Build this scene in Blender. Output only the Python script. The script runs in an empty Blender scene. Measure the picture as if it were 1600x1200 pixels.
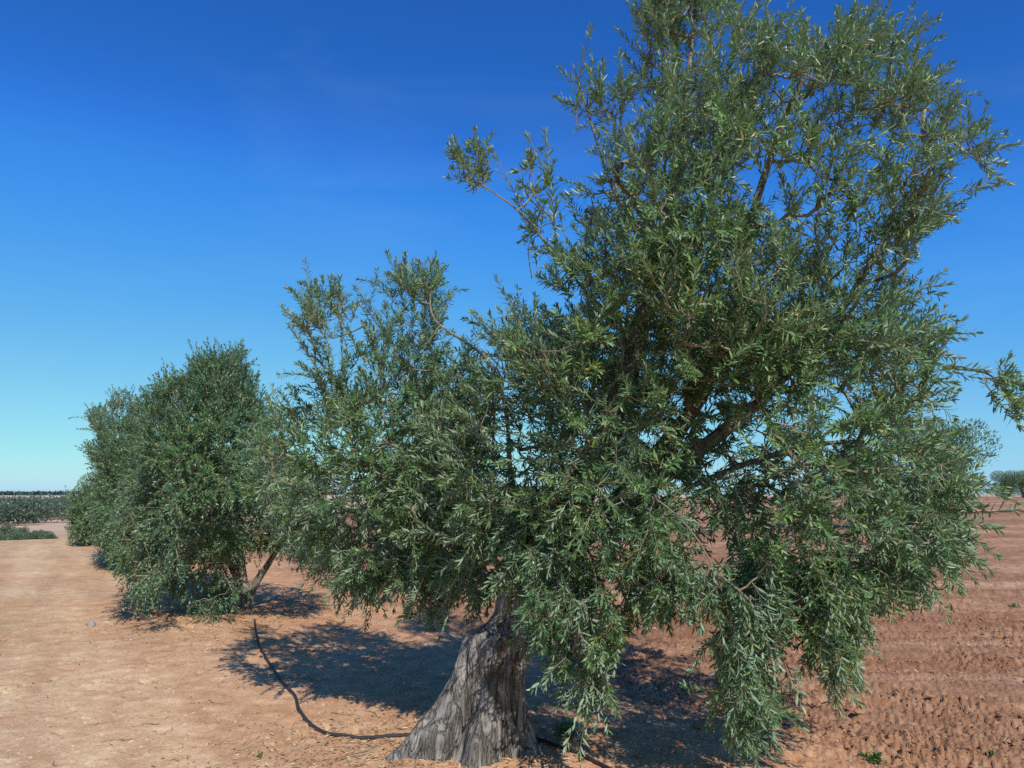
import bpy, math
import numpy as np
from mathutils import Vector

# ------------------------------------------------------------------ camera, sky, sun, exposure
S = bpy.context.scene
COL = S.collection
CAMZ, PITCH, F = 1.6, math.radians(8.16), 1200.0
cam_d = bpy.data.cameras.new('camera'); cam = bpy.data.objects.new('camera', cam_d); COL.objects.link(cam)
cam.location = (0, 0, CAMZ); cam.rotation_euler = (math.pi / 2 + PITCH, 0, 0)
cam_d.sensor_width = 36; cam_d.lens = 27; cam_d.clip_start = 0.05; cam_d.clip_end = 20000
S.camera = cam

SUN_EL = math.radians(42); SUN_AZ = math.radians(157)          # azimuth clockwise from +Y
sdir = Vector((math.sin(SUN_AZ) * math.cos(SUN_EL), math.cos(SUN_AZ) * math.cos(SUN_EL), math.sin(SUN_EL)))
W = bpy.data.worlds.new('World'); S.world = W; W.use_nodes = True
wn = W.node_tree; bgn = wn.nodes['Background']
sky = wn.nodes.new('ShaderNodeTexSky'); sky.sky_type = 'NISHITA'; sky.sun_disc = False
sky.sun_elevation = SUN_EL; sky.sun_rotation = SUN_AZ
sky.air_density = 1.0; sky.dust_density = 0.35; sky.ozone_density = 2.0; sky.altitude = 100
v1 = wn.nodes.new('ShaderNodeVectorMath'); v1.operation = 'SCALE'; v1.inputs['Scale'].default_value = 0.105
v2 = wn.nodes.new('ShaderNodeVectorMath'); v2.operation = 'SCALE'; v2.inputs['Scale'].default_value = 1 / 0.105
cur = wn.nodes.new('ShaderNodeRGBCurve'); cur.mapping.extend = 'EXTRAPOLATED'; cur.mapping.use_clip = False
for ch, pts_ in enumerate((((0, 0.016), (.114, .021), (.169, .046), (.455, .22), (.84, .43), (1, .62)),
                           ((0, 0.03), (.194, .140), (.282, .268), (.652, .585), (.872, .76), (1, .88)),
                           ((0, 0), (.349, .545), (.478, .81), (.60, .85), (.817, .87), (1, .95)))):   # deep clear blue overhead, as in dry air
    c_ = cur.mapping.curves[ch]
    c_.points[0].location = pts_[0]; c_.points[1].location = pts_[-1]
    for q_ in pts_[1:-1]: c_.points.new(*q_)
cur.mapping.update()
wn.links.new(sky.outputs[0], v1.inputs[0]); wn.links.new(v1.outputs[0], cur.inputs['Color']); wtc = wn.nodes.new('ShaderNodeTexCoord'); wmp = wn.nodes.new('ShaderNodeMapping'); wmp.inputs['Scale'].default_value = (1.2, 1.2, 5.0); wmp.inputs['Rotation'].default_value = (0.2, 0.1, 0.4)
wno = wn.nodes.new('ShaderNodeTexNoise'); wno.inputs['Scale'].default_value = 2.2; wno.inputs['Detail'].default_value = 7.0; wno.inputs['Distortion'].default_value = 0.6
wmr = wn.nodes.new('ShaderNodeMapRange'); wmr.inputs[1].default_value = 0.52; wmr.inputs[2].default_value = 0.85; wmr.inputs[4].default_value = 0.07
wmx = wn.nodes.new('ShaderNodeMix'); wmx.data_type = 'RGBA'; wmx.inputs[7].default_value = (0.50, 0.72, 0.90, 1)   # faint high cirrus
wn.links.new(wtc.outputs['Generated'], wmp.inputs[0]); wn.links.new(wmp.outputs[0], wno.inputs['Vector']); wn.links.new(wno.outputs[0], wmr.inputs[0]); wn.links.new(wmr.outputs[0], wmx.inputs[0])
wn.links.new(cur.outputs[0], wmx.inputs[6]); wn.links.new(wmx.outputs[2], v2.inputs[0]); wn.links.new(v2.outputs[0], bgn.inputs['Color'])
bgn.inputs['Strength'].default_value = 0.086
sl = bpy.data.lights.new('sun', 'SUN'); sl.energy = 4.2; sl.angle = math.radians(0.5); sl.color = (1.0, 0.955, 0.90)
so = bpy.data.objects.new('sun', sl); COL.objects.link(so); so.rotation_euler = sdir.to_track_quat('Z', 'Y').to_euler()
so.location = (10, -15, 20)
S.view_settings.view_transform = 'Standard'; S.view_settings.look = 'None'
S.view_settings.exposure = 0.3; S.view_settings.gamma = 1.0
S.render.engine = 'CYCLES'
S.cycles.max_bounces = 8; S.cycles.diffuse_bounces = 5; S.cycles.glossy_bounces = 2; S.cycles.transmission_bounces = 3
S.cycles.use_denoising = False

# ------------------------------------------------------------------ helpers
rng = np.random.default_rng(11)
ca, sa = math.cos(PITCH), math.sin(PITCH)
def P(px, py, Y):
    "world point seen at photo pixel (px,py) at distance Y in front"
    px = np.asarray(px, float); py = np.asarray(py, float); Y = np.asarray(Y, float)
    u = (px - 800) / F; v = (600 - py) / F
    dy = ca - v * sa; dz = sa + v * ca; t = Y / dy
    return np.stack(np.broadcast_arrays(u * t, Y, CAMZ + dz * t), -1)
def G(px, py, z=0.0):
    v = (600 - py) / F; t = (z - CAMZ) / (sa + v * ca)
    return np.array([(px - 800) / F * t, (ca - v * sa) * t])
def unit(a):
    return a / (np.linalg.norm(a, axis=-1, keepdims=True) + 1e-9)
def sstep(a, b, x):
    t = np.clip((x - a) / (b - a), 0, 1); return t * t * (3 - 2 * t)

def _hash(ix, iy, iz, seed):
    h = (ix.astype(np.int64) * 374761393 + iy.astype(np.int64) * 668265263 + iz.astype(np.int64) * 2147483647 + seed * 1274126177) & 0xffffffff
    h = ((h ^ (h >> 13)) * 1274126177) & 0xffffffff
    h = ((h ^ (h >> 16)) * 2246822519) & 0xffffffff
    return ((h ^ (h >> 15)) & 0xffffff) / float(0xffffff)
def vnoise(x, y, z=None, seed=0):
    x, y = np.broadcast_arrays(np.asarray(x, float), np.asarray(y, float))
    z = np.zeros_like(x) if z is None else np.broadcast_to(np.asarray(z, float), x.shape)
    ix, iy, iz = np.floor(x), np.floor(y), np.floor(z)
    fx, fy, fz = x - ix, y - iy, z - iz
    fx = fx * fx * (3 - 2 * fx); fy = fy * fy * (3 - 2 * fy); fz = fz * fz * (3 - 2 * fz)
    r = 0
    zs = (0, 1) if np.any(fz) else (0,)
    for a in (0, 1):
        for b in (0, 1):
            for c in zs:
                w = (fx if a else 1 - fx) * (fy if b else 1 - fy) * (fz if c else 1 - fz)
                r = r + w * _hash(ix + a, iy + b, iz + c, seed)
    return r * 2 - 1
def fbm(x, y, z=None, oct=4, seed=0, gain=0.5):
    r = 0; a = 1.0; f = 1.0
    for o in range(oct):
        r = r + a * vnoise(x * f, y * f, None if z is None else z * f, seed + o * 17); a *= gain; f *= 2.03
    return r

def mesh_np(name, verts, faces, mat=None, parent=None, smooth=False, attrs=None):
    "faces: list of int arrays (F,k)"
    me = bpy.data.meshes.new(name)
    verts = np.asarray(verts, np.float32)
    me.vertices.add(len(verts)); me.vertices.foreach_set('co', verts.ravel())
    faces = [np.asarray(f) for f in faces if len(f)]
    loops = np.concatenate([f.ravel() for f in faces]).astype(np.int32)
    tot = np.concatenate([np.full(len(f), f.shape[1]) for f in faces]).astype(np.int32)
    st = np.concatenate([[0], np.cumsum(tot)[:-1]]).astype(np.int32)
    me.loops.add(len(loops)); me.loops.foreach_set('vertex_index', loops)
    me.polygons.add(len(tot)); me.polygons.foreach_set('loop_start', st); me.polygons.foreach_set('loop_total', tot)
    me.polygons.foreach_set('use_smooth', np.full(len(tot), bool(smooth)))
    me.update(calc_edges=True)
    for k, v in (attrs or {}).items():
        at = me.attributes.new(k, 'FLOAT', 'POINT'); at.data.foreach_set('value', np.asarray(v, np.float32))
    if mat: me.materials.append(mat)
    o = bpy.data.objects.new(name, me); COL.objects.link(o)
    if parent is not None:
        o.parent = parent
        o.matrix_parent_inverse = parent.matrix_basis.inverted()
    return o
def thing(name, loc, label, cat, group=None):
    e = bpy.data.objects.new(name, None); COL.objects.link(e); e.location = loc; e.empty_display_size = 0.3
    tag(e, label, cat, group); return e
def tag(o, label=None, cat=None, group=None, kind=None):
    if label: o['label'] = label
    if cat: o['category'] = cat
    if group: o['group'] = group
    if kind: o['kind'] = kind
    return o

class Buf:
    "collects vertex / face arrays into one mesh"
    def __init__(s): s.v = []; s.f = {}; s.n = 0; s.a = []
    def add(s, v, *fs, a=None):
        v = np.asarray(v).reshape(-1, 3)
        for f in fs:
            f = np.asarray(f); s.f.setdefault(f.shape[-1], []).append(f.reshape(-1, f.shape[-1]) + s.n)
        s.v.append(v); s.n += len(v)
    def build(s, name, mat, parent=None, smooth=False):
        return mesh_np(name, np.concatenate(s.v), [np.concatenate(f) for f in s.f.values()], mat, parent, smooth)

def frusta(P0, P1, r0, r1, k=5):
    "vectorised tapered prisms"
    n = len(P0); d = unit(P1 - P0)
    ref = np.where(np.abs(d[:, 2:3]) > 0.9, np.array([[1., 0, 0]]), np.array([[0, 0, 1.]]))
    u = unit(np.cross(d, ref)); w = np.cross(d, u)
    ang = np.arange(k) / k * 2 * np.pi
    ring = u[:, None] * np.cos(ang)[None, :, None] + w[:, None] * np.sin(ang)[None, :, None]
    A = P0[:, None] + ring * np.asarray(r0)[:, None, None]; B = P1[:, None] + ring * np.asarray(r1)[:, None, None]
    v = np.concatenate([A, B], 1)
    i = np.arange(k); j = (i + 1) % k
    q = np.stack([i, j, j + k, i + k], -1)[:, ::-1]
    f = q[None] + (np.arange(n) * 2 * k)[:, None, None]
    return v.reshape(-1, 3), f.reshape(-1, 4)

def catmull(pts, m=8):
    pts = np.asarray(pts, float); n = len(pts)
    Q = np.vstack([2 * pts[0] - pts[1], pts, 2 * pts[-1] - pts[-2]]); out = []
    for i in range(n - 1):
        p0, p1, p2, p3 = Q[i:i + 4]
        for t in np.arange(m) / m:
            out.append(0.5 * ((2 * p1) + (-p0 + p2) * t + (2 * p0 - 5 * p1 + 4 * p2 - p3) * t * t + (-p0 + 3 * p1 - 3 * p2 + p3) * t ** 3))
    out.append(pts[-1]); return np.array(out)

def tube(path, rad, k=12, lump=0.0, seed=0):
    "continuous tube along a path (n,3) with radii (n,)"
    path = np.asarray(path); n = len(path); T = unit(np.gradient(path, axis=0))
    u = np.cross(T[0], [0.3, 0.9, 0.1]); u /= np.linalg.norm(u); V = []
    for i in range(n):
        u = u - T[i] * (u @ T[i]); u /= np.linalg.norm(u); w = np.cross(T[i], u)
        a = np.arange(k) / k * 2 * np.pi
        r = rad[i] * (1 + lump * vnoise(np.cos(a) * 1.6 + 5, np.sin(a) * 1.6 + 9, i * 0.23, seed))
        V.append(path[i] + (u[None] * np.cos(a)[:, None] + w[None] * np.sin(a)[:, None]) * r[:, None])
    V = np.concatenate(V); i = np.arange(k); j = (i + 1) % k
    F = np.concatenate([np.stack([i + s * k, j + s * k, j + (s + 1) * k, i + (s + 1) * k], -1) for s in range(n - 1)])
    V = np.vstack([V, path[-1:] + T[-1:] * rad[-1]]); tipi = len(V) - 1
    Tt = np.stack([i + (n - 1) * k, j + (n - 1) * k, np.full(k, tipi)], -1)
    return V, F, Tt

# ------------------------------------------------------------------ materials
def newmat(name):
    m = bpy.data.materials.new(name); m.use_nodes = True; nt = m.node_tree
    b = nt.nodes['Principled BSDF']; return m, nt, b
def N(nt, t, **kw):
    n = nt.nodes.new(t)
    for k, v in kw.items():
        if k in n.inputs: n.inputs[k].default_value = v
        else: setattr(n, k, v)
    return n
def ramp(nt, fac, stops):
    r = nt.nodes.new('ShaderNodeValToRGB'); e = r.color_ramp.elements
    while len(e) < len(stops): e.new(0.5)
    for el, (p, c) in zip(e, stops): el.position = p; el.color = (*c, 1)
    nt.links.new(fac, r.inputs[0]); return r.outputs[0]
def mix(nt, fac, a, b, blend='MIX'):
    m = nt.nodes.new('ShaderNodeMix'); m.data_type = 'RGBA'; m.blend_type = blend
    for s, v in ((0, fac), (6, a), (7, b)):
        if hasattr(v, 'node'): nt.links.new(v, m.inputs[s])
        else: m.inputs[s].default_value = v if s == 0 else (*v, 1)
    return m.outputs[2]

def leaf_mat(name, dark, light, under, trans=0.18, rough=0.42, nscale=1.3, old=True):
    m, nt, b = newmat(name); L = nt.links.new
    geo = N(nt, 'ShaderNodeNewGeometry')
    col = ramp(nt, geo.outputs['Random Per Island'], [(0, dark), (0.55, tuple((np.array(dark) + light) / 2)), (0.9, light), (0.985, (light[0] * 1.8, light[1] * 1.45, light[2] * 0.9)), (0.99, (0.34, 0.25, 0.08))] if old else [(0, dark), (1, light)])
    tc = N(nt, 'ShaderNodeTexCoord'); ns = N(nt, 'ShaderNodeTexNoise', Scale=nscale, Detail=2.0)
    L(tc.outputs['Object'], ns.inputs['Vector'])
    tint = ramp(nt, ns.outputs[0], [(0.35, (0.80, 0.90, 1.0)), (0.65, (1.2, 1.12, 0.9))])
    col = mix(nt, 1.0, col, tint, 'MULTIPLY')
    col2 = mix(nt, geo.outputs['Backfacing'], col, under)
    L(col2, b.inputs['Base Color']); b.inputs['Roughness'].default_value = rough
    b.inputs['Specular IOR Level'].default_value = 0.5
    tr = N(nt, 'ShaderNodeBsdfTranslucent'); tcol = mix(nt, 0.5, col, (0.10, 0.22, 0.04)); L(tcol, tr.inputs[0])
    ms = N(nt, 'ShaderNodeMixShader'); ms.inputs[0].default_value = trans
    L(b.outputs[0], ms.inputs[1]); L(tr.outputs[0], ms.inputs[2])
    L(ms.outputs[0], nt.nodes['Material Output'].inputs[0]); return m
M_LEAF = leaf_mat('olive_leaf', (0.060, 0.128, 0.046), (0.175, 0.285, 0.10), (0.25, 0.345, 0.215), trans=0.26, rough=0.42)
M_LEAF2 = leaf_mat('olive_leaf_row', (0.046, 0.102, 0.046), (0.118, 0.208, 0.080), (0.19, 0.27, 0.16), nscale=0.9)
M_FAR = leaf_mat('far_leaf', (0.055, 0.095, 0.05), (0.115, 0.165, 0.075), (0.13, 0.18, 0.11), nscale=0.25, old=False)
M_PINE = leaf_mat('wood_leaf', (0.06, 0.088, 0.06), (0.095, 0.13, 0.085), (0.10, 0.135, 0.10), nscale=0.05, old=False)
M_SCRUB = leaf_mat('scrub_leaf', (0.035, 0.055, 0.055), (0.05, 0.075, 0.07), (0.05, 0.075, 0.07), nscale=0.01, old=False)
M_WEED = leaf_mat('weed_leaf', (0.04, 0.10, 0.025), (0.09, 0.17, 0.04), (0.10, 0.17, 0.06))

def bark_mat(name, a, bcol, c, sc=(9, 9, 1.3), bump=0.02):
    m, nt, b = newmat(name); L = nt.links.new
    tc = N(nt, 'ShaderNodeTexCoord'); mp = N(nt, 'ShaderNodeMapping'); mp.inputs['Scale'].default_value = sc
    L(tc.outputs['Object'], mp.inputs[0])
    n1 = N(nt, 'ShaderNodeTexNoise', Scale=2.2, Detail=9.0, Roughness=0.68); L(mp.outputs[0], n1.inputs['Vector'])
    n2 = N(nt, 'ShaderNodeTexNoise', Scale=3.0, Detail=5.0); L(tc.outputs['Object'], n2.inputs['Vector'])
    n3 = N(nt, 'ShaderNodeTexNoise', Scale=1.3, Detail=5.0, Roughness=0.55, Distortion=1.4)
    L(mp.outputs[0], n3.inputs['Vector']); sb = N(nt, 'ShaderNodeMath', operation='SUBTRACT'); L(n3.outputs[0], sb.inputs[0]); sb.inputs[1].default_value = 0.5; ab = N(nt, 'ShaderNodeMath', operation='ABSOLUTE'); L(sb.outputs[0], ab.inputs[0])
    col = ramp(nt, n1.outputs[0], [(0.30, a), (0.5, bcol), (0.68, c)])
    col = mix(nt, 1.0, col, ramp(nt, n2.outputs[0], [(0.35, (0.72, 0.7, 0.68)), (0.65, (1.2, 1.17, 1.1))]), 'MULTIPLY')
    col = mix(nt, 1.0, col, ramp(nt, ab.outputs[0], [(0.0, (0.38, 0.36, 0.34)), (0.035, (1, 1, 1))]), 'MULTIPLY')
    L(col, b.inputs['Base Color']); b.inputs['Roughness'].default_value = 0.92; b.inputs['Specular IOR Level'].default_value = 0.2
    h = N(nt, 'ShaderNodeMath', operation='ADD'); L(n1.outputs[0], h.inputs[0])
    h2 = N(nt, 'ShaderNodeMath', operation='MINIMUM'); L(ab.outputs[0], h2.inputs[0]); h2.inputs[1].default_value = 0.06
    h3 = N(nt, 'ShaderNodeMath', operation='MULTIPLY'); L(h2.outputs[0], h3.inputs[0]); h3.inputs[1].default_value = 12.0
    L(h3.outputs[0], h.inputs[1])
    bp = N(nt, 'ShaderNodeBump', Strength=0.9, Distance=bump); L(h.outputs[0], bp.inputs['Height']); L(bp.outputs[0], b.inputs['Normal'])
    return m
M_BARK = bark_mat('old_olive_bark', (0.10, 0.092, 0.08), (0.24, 0.226, 0.20), (0.40, 0.38, 0.34))
M_LIMB = bark_mat('limb_bark', (0.10, 0.085, 0.07), (0.20, 0.18, 0.15), (0.33, 0.30, 0.26), (14, 14, 3), 0.006)
def plain(name, col, rough=0.8, spec=0.3):
    m, nt, b = newmat(name); L = nt.links.new
    tc = N(nt, 'ShaderNodeTexCoord'); n1 = N(nt, 'ShaderNodeTexNoise', Scale=14.0, Detail=4.0); L(tc.outputs['Object'], n1.inputs['Vector'])
    c = np.array(col); L(ramp(nt, n1.outputs[0], [(0.3, tuple(c * 0.7)), (0.7, tuple(c * 1.3))]), b.inputs['Base Color'])
    b.inputs['Roughness'].default_value = rough; b.inputs['Specular IOR Level'].default_value = spec; return m
M_TWIG = plain('twig_bark', (0.20, 0.17, 0.11))
M_HOSE = plain('black_polythene', (0.035, 0.031, 0.029), 0.55, 0.4)
M_STONE = plain('grey_stone', (0.24, 0.22, 0.2))
def island_mat(name, stops, rough=0.9):
    m, nt, b = newmat(name); geo = N(nt, 'ShaderNodeNewGeometry')
    nt.links.new(ramp(nt, geo.outputs['Random Per Island'], stops), b.inputs['Base Color'])
    b.inputs['Roughness'].default_value = rough; b.inputs['Specular IOR Level'].default_value = 0.2; return m
M_CLOD = island_mat('soil_clod', [(0, (0.23, 0.11, 0.058)), (0.6, (0.33, 0.175, 0.10)), (0.94, (0.34, 0.19, 0.12)), (1, (0.42, 0.28, 0.19))])
M_PEBBLE = island_mat('pebble', [(0, (0.22, 0.12, 0.08)), (0.5, (0.42, 0.26, 0.18)), (0.85, (0.55, 0.42, 0.32)), (1, (0.6, 0.54, 0.46))])
M_LITTER = island_mat('dry_leaf', [(0, (0.20, 0.11, 0.06)), (0.6, (0.36, 0.22, 0.11)), (0.88, (0.48, 0.36, 0.19)), (1, (0.58, 0.50, 0.33))])

# ------------------------------------------------------------------ terrain
def q_along(x, y): return -0.56 * x + 0.83 * y
ROWA = np.array([-0.28, 4.95]); ROWD = np.array([-0.49, 0.872])
def row_side(x, y):
    "signed distance to the tree row line: negative on the open strip to the left"
    return (x - ROWA[0]) * ROWD[1] - (y - ROWA[1]) * ROWD[0]
def base_h(x, y):
    r = np.hypot(x, y) + 1e-6; az = x / np.maximum(np.abs(y), 0.3 * r) * np.where(y > -r * 0.3, 1, 1)
    left = 1 - sstep(-0.42, -0.10, az)
    q = r
    prof = np.interp(q, [0, 24, 30, 38, 58, 85, 110, 135, 165, 220, 300, 420, 900, 1500, 2500, 6000],
                        [0, 0, -0.03, -0.25, -1.7, -4.3, -5.0, -4.9, -4.45, -4.9, -5.4, -3.6, -1.5, -0.2, 0.5, 0.5])
    right = 1.25 * sstep(14, 80, r) * sstep(0.15, 0.5, az)
    right = right + (0.35 * sstep(14, 80, r)) * (1 - sstep(0.15, 0.5, az)) * (1 - left)
    return prof * left + right
def plough(x, y):
    s = row_side(x, y) + 0.35 * vnoise(x * 0.9, y * 0.9, seed=3)
    p = sstep(1.2, 2.6, s)                                       # right of the row is worked soil
    far = 1 - sstep(14, 30, np.hypot(x, y)) * (1 - sstep(0.0, 2.0, s))
    return p
def detail_h(x, y):
    p = plough(x, y); r = np.hypot(x, y)
    fade = 1 - 0.6 * sstep(20, 60, r)
    a = vnoise(x * 7, y * 7, seed=21); b = vnoise(x * 16, y * 16, seed=22); c = vnoise(x * 34, y * 34, seed=23)
    d = vnoise(x * 70, y * 70, seed=24)
    nearf = 1 - sstep(11, 22, r)
    lump = (np.abs(a) * 0.55 + np.abs(b) * 0.55 * nearf + np.abs(c) * 0.95 * nearf + d * 0.45 * nearf) - 0.68
    lump = lump * (0.92 + 0.45 * vnoise(x * 1.3, y * 1.3, seed=25) + 0.30 * vnoise(x * 3.1, y * 3.1, seed=26))
    # ridges left by the cultivator, running across the view on the right-hand field
    w = y * 1.0 + x * 0.12 + 0.5 * vnoise(x * 0.35, y * 0.35, seed=5)
    fur = np.sin(w * 2 * np.pi / 1.35) * 0.022 + np.sin(w * 2 * np.pi / 0.31 + 2 * vnoise(x, y, seed=6)) * 0.010 * nearf
    hp = lump * 0.037 + fur + 0.05 * vnoise(x * 0.45, y * 0.45, seed=7)
    tr = row_side(x, y)
    hl = 0.03 * vnoise(x * 0.5, y * 0.5, seed=8) + 0.006 * a + 0.006 * b * nearf + 0.0045 * c * nearf + 0.002 * d * nearf
    pits = vnoise(x * 14, y * 14, seed=31); hl = hl - 0.030 * sstep(0.52, 0.8, pits) * nearf * sstep(-.3, .4, vnoise(x * .7, y * .7, seed=32))
    ruts = -0.02 * np.exp(-((tr + 4.3) / 0.35) ** 2) - 0.02 * np.exp(-((tr + 6.2) / 0.35) ** 2)
    hl = hl + ruts * (0.6 + 0.4 * vnoise(x * .3, y * .3, seed=9))
    mound = 0.05 * np.exp(-((x + 0.28) ** 2 + (y - 4.95) ** 2) / 0.9)
    return (hp * p + hl * (1 - p)) * fade + mound
def H(x, y): return base_h(x, y) + detail_h(x, y)

def ground():
    rr = [0.0, 0.8]
    while rr[-1] < 9000:
        r = rr[-1]; g = 1.0058 if r < 14 else (1.012 if r < 60 else 1.04)
        rr.append(r * g if r > 2.2 else r + 0.10)
    rr = np.array(rr[1:])
    dense = np.linspace(-46, 46, 1001); rest = np.linspace(46, 314, 120)[1:-1]
    ang = np.radians(np.concatenate([dense, rest])); n = len(ang)
    x = rr[:, None] * np.sin(ang)[None]; y = rr[:, None] * np.cos(ang)[None]
    z = H(x, y)
    V = np.stack([x, y, z], -1).reshape(-1, 3); V = np.vstack([V, [[0, 0, H(np.array(0.), np.array(0.))]]])
    i = np.arange(len(rr) - 1)[:, None] * n; j = np.arange(n)[None]; j2 = (j + 1) % n
    Fq = np.stack([i + j, i + n + j, i + n + j2, i + j2], -1).reshape(-1, 4)[:, ::-1]
    jj = np.arange(n); Ft = np.stack([np.full(n, len(V) - 1), jj, (jj + 1) % n], -1)[:, ::-1]
    xf, yf = V[:, 0], V[:, 1]
    return mesh_np('ground', V, [Fq, Ft], soil_mat(), smooth=True, attrs={'plough': plough(xf, yf), 'rowside': row_side(xf, yf)})

def soil_mat():
    m, nt, b = newmat('soil'); L = nt.links.new
    geo = N(nt, 'ShaderNodeNewGeometry'); pos = geo.outputs['Position']
    at = N(nt, 'ShaderNodeAttribute', attribute_name='plough'); pl = at.outputs['Fac']
    def noise(sc, det=5.0, ro=0.6):
        n = N(nt, 'ShaderNodeTexNoise', Scale=sc, Detail=det, Roughness=ro); L(pos, n.inputs['Vector']); return n.outputs[0]
    big, mid, fine = noise(0.5, 4.0), noise(4.0, 6.0, 0.65), noise(45.0, 4.0, 0.7)
    path = ramp(nt, mid, [(0.3, (0.47, 0.315, 0.18)), (0.52, (0.56, 0.39, 0.23)), (0.72, (0.65, 0.48, 0.30))])
    path = mix(nt, 1.0, path, ramp(nt, big, [(0.38, (0.93, 0.84, 0.78)), (0.62, (1.05, 1.06, 1.05))]), 'MULTIPLY')
    dirt = ramp(nt, mid, [(0.3, (0.25, 0.125, 0.066)), (0.52, (0.34, 0.185, 0.105)), (0.74, (0.44, 0.275, 0.175))])
    bmp = N(nt, 'ShaderNodeMapping'); bmp.inputs['Scale'].default_value = (0.10, 0.55, 1.0); bmp.inputs['Rotation'].default_value = (0, 0, 0.1); L(pos, bmp.inputs[0])
    band = N(nt, 'ShaderNodeTexNoise', Scale=1.0, Detail=4.0); L(bmp.outputs[0], band.inputs['Vector'])
    dirt = mix(nt, 1.0, dirt, ramp(nt, band.outputs[0], [(0.30, (0.80, 0.70, 0.66)), (0.52, (1.0, 1.0, 1.0)), (0.66, (1.4, 1.5, 1.55))]), 'MULTIPLY')
    at2 = N(nt, 'ShaderNodeAttribute', attribute_name='rowside'); st = N(nt, 'ShaderNodeMapRange'); L(at2.outputs['Fac'], st.inputs[0])
    st.inputs[1].default_value = -2.6; st.inputs[2].default_value = 0.3; st.inputs[4].default_value = 0.75
    strip = ramp(nt, mid, [(0.3, (0.41, 0.185, 0.085)), (0.52, (0.52, 0.265, 0.135)), (0.72, (0.61, 0.37, 0.21))])
    smp0 = N(nt, 'ShaderNodeMapping'); smp0.inputs['Rotation'].default_value = (0, 0, -0.51); L(pos, smp0.inputs[0])
    smp = N(nt, 'ShaderNodeMapping'); smp.inputs['Scale'].default_value = (1.5, 0.13, 1.0); L(smp0.outputs[0], smp.inputs[0])
    sno = N(nt, 'ShaderNodeTexNoise', Scale=1.0, Detail=5.0); L(smp.outputs[0], sno.inputs['Vector'])
    path = mix(nt, 1.0, path, ramp(nt, sno.outputs[0], [(0.36, (0.80, 0.74, 0.72)), (0.55, (1.0, 1.0, 1.0)), (0.68, (1.10, 1.12, 1.14))]), 'MULTIPLY')
    path = mix(nt, st.outputs[0], path, strip)
    col = mix(nt, pl, path, dirt)
    # loose pale grit and dark crumbs
    col = mix(nt, 1.0, col, ramp(nt, fine, [(0.28, (0.55, 0.50, 0.47)), (0.45, (0.97, 0.97, 0.97)), (0.58, (1.02, 1.02, 1.02)), (0.70, (1.35, 1.42, 1.5))]), 'MULTIPLY')
    # far fields: pale stubble beyond the wood, greenish scrub furthest out
    ln = N(nt, 'ShaderNodeVectorMath', operation='LENGTH'); L(pos, ln.inputs[0]); d = ln.outputs['Value']
    def mr(a, c2):
        n = N(nt, 'ShaderNodeMapRange'); L(d, n.inputs[0]); n.inputs[1].default_value = a; n.inputs[2].default_value = c2; return n.outputs[0]
    stub = ramp(nt, noise(0.006, 3.0), [(0.4, (0.50, 0.40, 0.27)), (0.6, (0.58, 0.49, 0.36))])
    col = mix(nt, mr(128, 150), col, ramp(nt, noise(0.03, 2.0), [(0.42, (0.50, 0.38, 0.26)), (0.56, (0.40, 0.22, 0.15))]))
    col = mix(nt, mr(330, 380), col, stub)
    col = mix(nt, mr(1350, 1500), col, (0.06, 0.075, 0.07))
    L(col, b.inputs['Base Color']); b.inputs['Roughness'].default_value = 0.95; b.inputs['Specular IOR Level'].default_value = 0.12
    bp = N(nt, 'ShaderNodeBump', Strength=0.8, Distance=0.03)
    hh = N(nt, 'ShaderNodeMath', operation='ADD'); L(fine, hh.inputs[0]); L(noise(16.0, 6.0, 0.7), hh.inputs[1]); L(hh.outputs[0], bp.inputs['Height'])
    bs = N(nt, 'ShaderNodeMapRange'); L(pl, bs.inputs[0]); bs.inputs[3].default_value = 0.38; bs.inputs[4].default_value = 0.6; L(bs.outputs[0], bp.inputs['Strength'])
    L(bp.outputs[0], b.inputs['Normal']); return m
tag(ground(), kind='structure')

# ------------------------------------------------------------------ leaf geometry
def leaves(B, Ld, Nn, ln, wd, curve, fine=True):
    "B base, Ld direction, Nn upper-side normal, per-leaf length / half width / bend"
    Nn = unit(Nn - Ld * np.sum(Nn * Ld, -1, keepdims=True)); Sd = np.cross(Ld, Nn)
    ln = ln[:, None]; wd = wd[:, None]; cv = curve[:, None] * ln
    def pt(t, s, lift): return B + Ld * ln * t + Sd * wd * s - Nn * cv * t * t + Nn * wd * lift
    n = len(B)
    if fine:
        V = np.stack([pt(0, 0, 0), pt(.3, .85, .28), pt(.3, 0, 0), pt(.3, -.85, .28), pt(.66, .9, .28), pt(.66, 0, 0), pt(.66, -.9, .28), pt(1, 0, 0)], 1)
        o = (np.arange(n) * 8)[:, None, None]
        T = np.array([[0, 1, 2], [0, 2, 3], [4, 7, 5], [5, 7, 6]]); Q = np.array([[1, 4, 5, 2], [2, 5, 6, 3]])
        return V.reshape(-1, 3), (T[None] + o).reshape(-1, 3), (Q[None] + o).reshape(-1, 4)
    V = np.stack([pt(0, 0, 0), pt(.45, 1, .2), pt(1, 0, 0), pt(.45, -1, .2)], 1)
    o = (np.arange(n) * 4)[:, None, None]; T = np.array([[0, 1, 3], [1, 2, 3]])
    return V.reshape(-1, 3), (T[None] + o).reshape(-1, 3)

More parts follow.
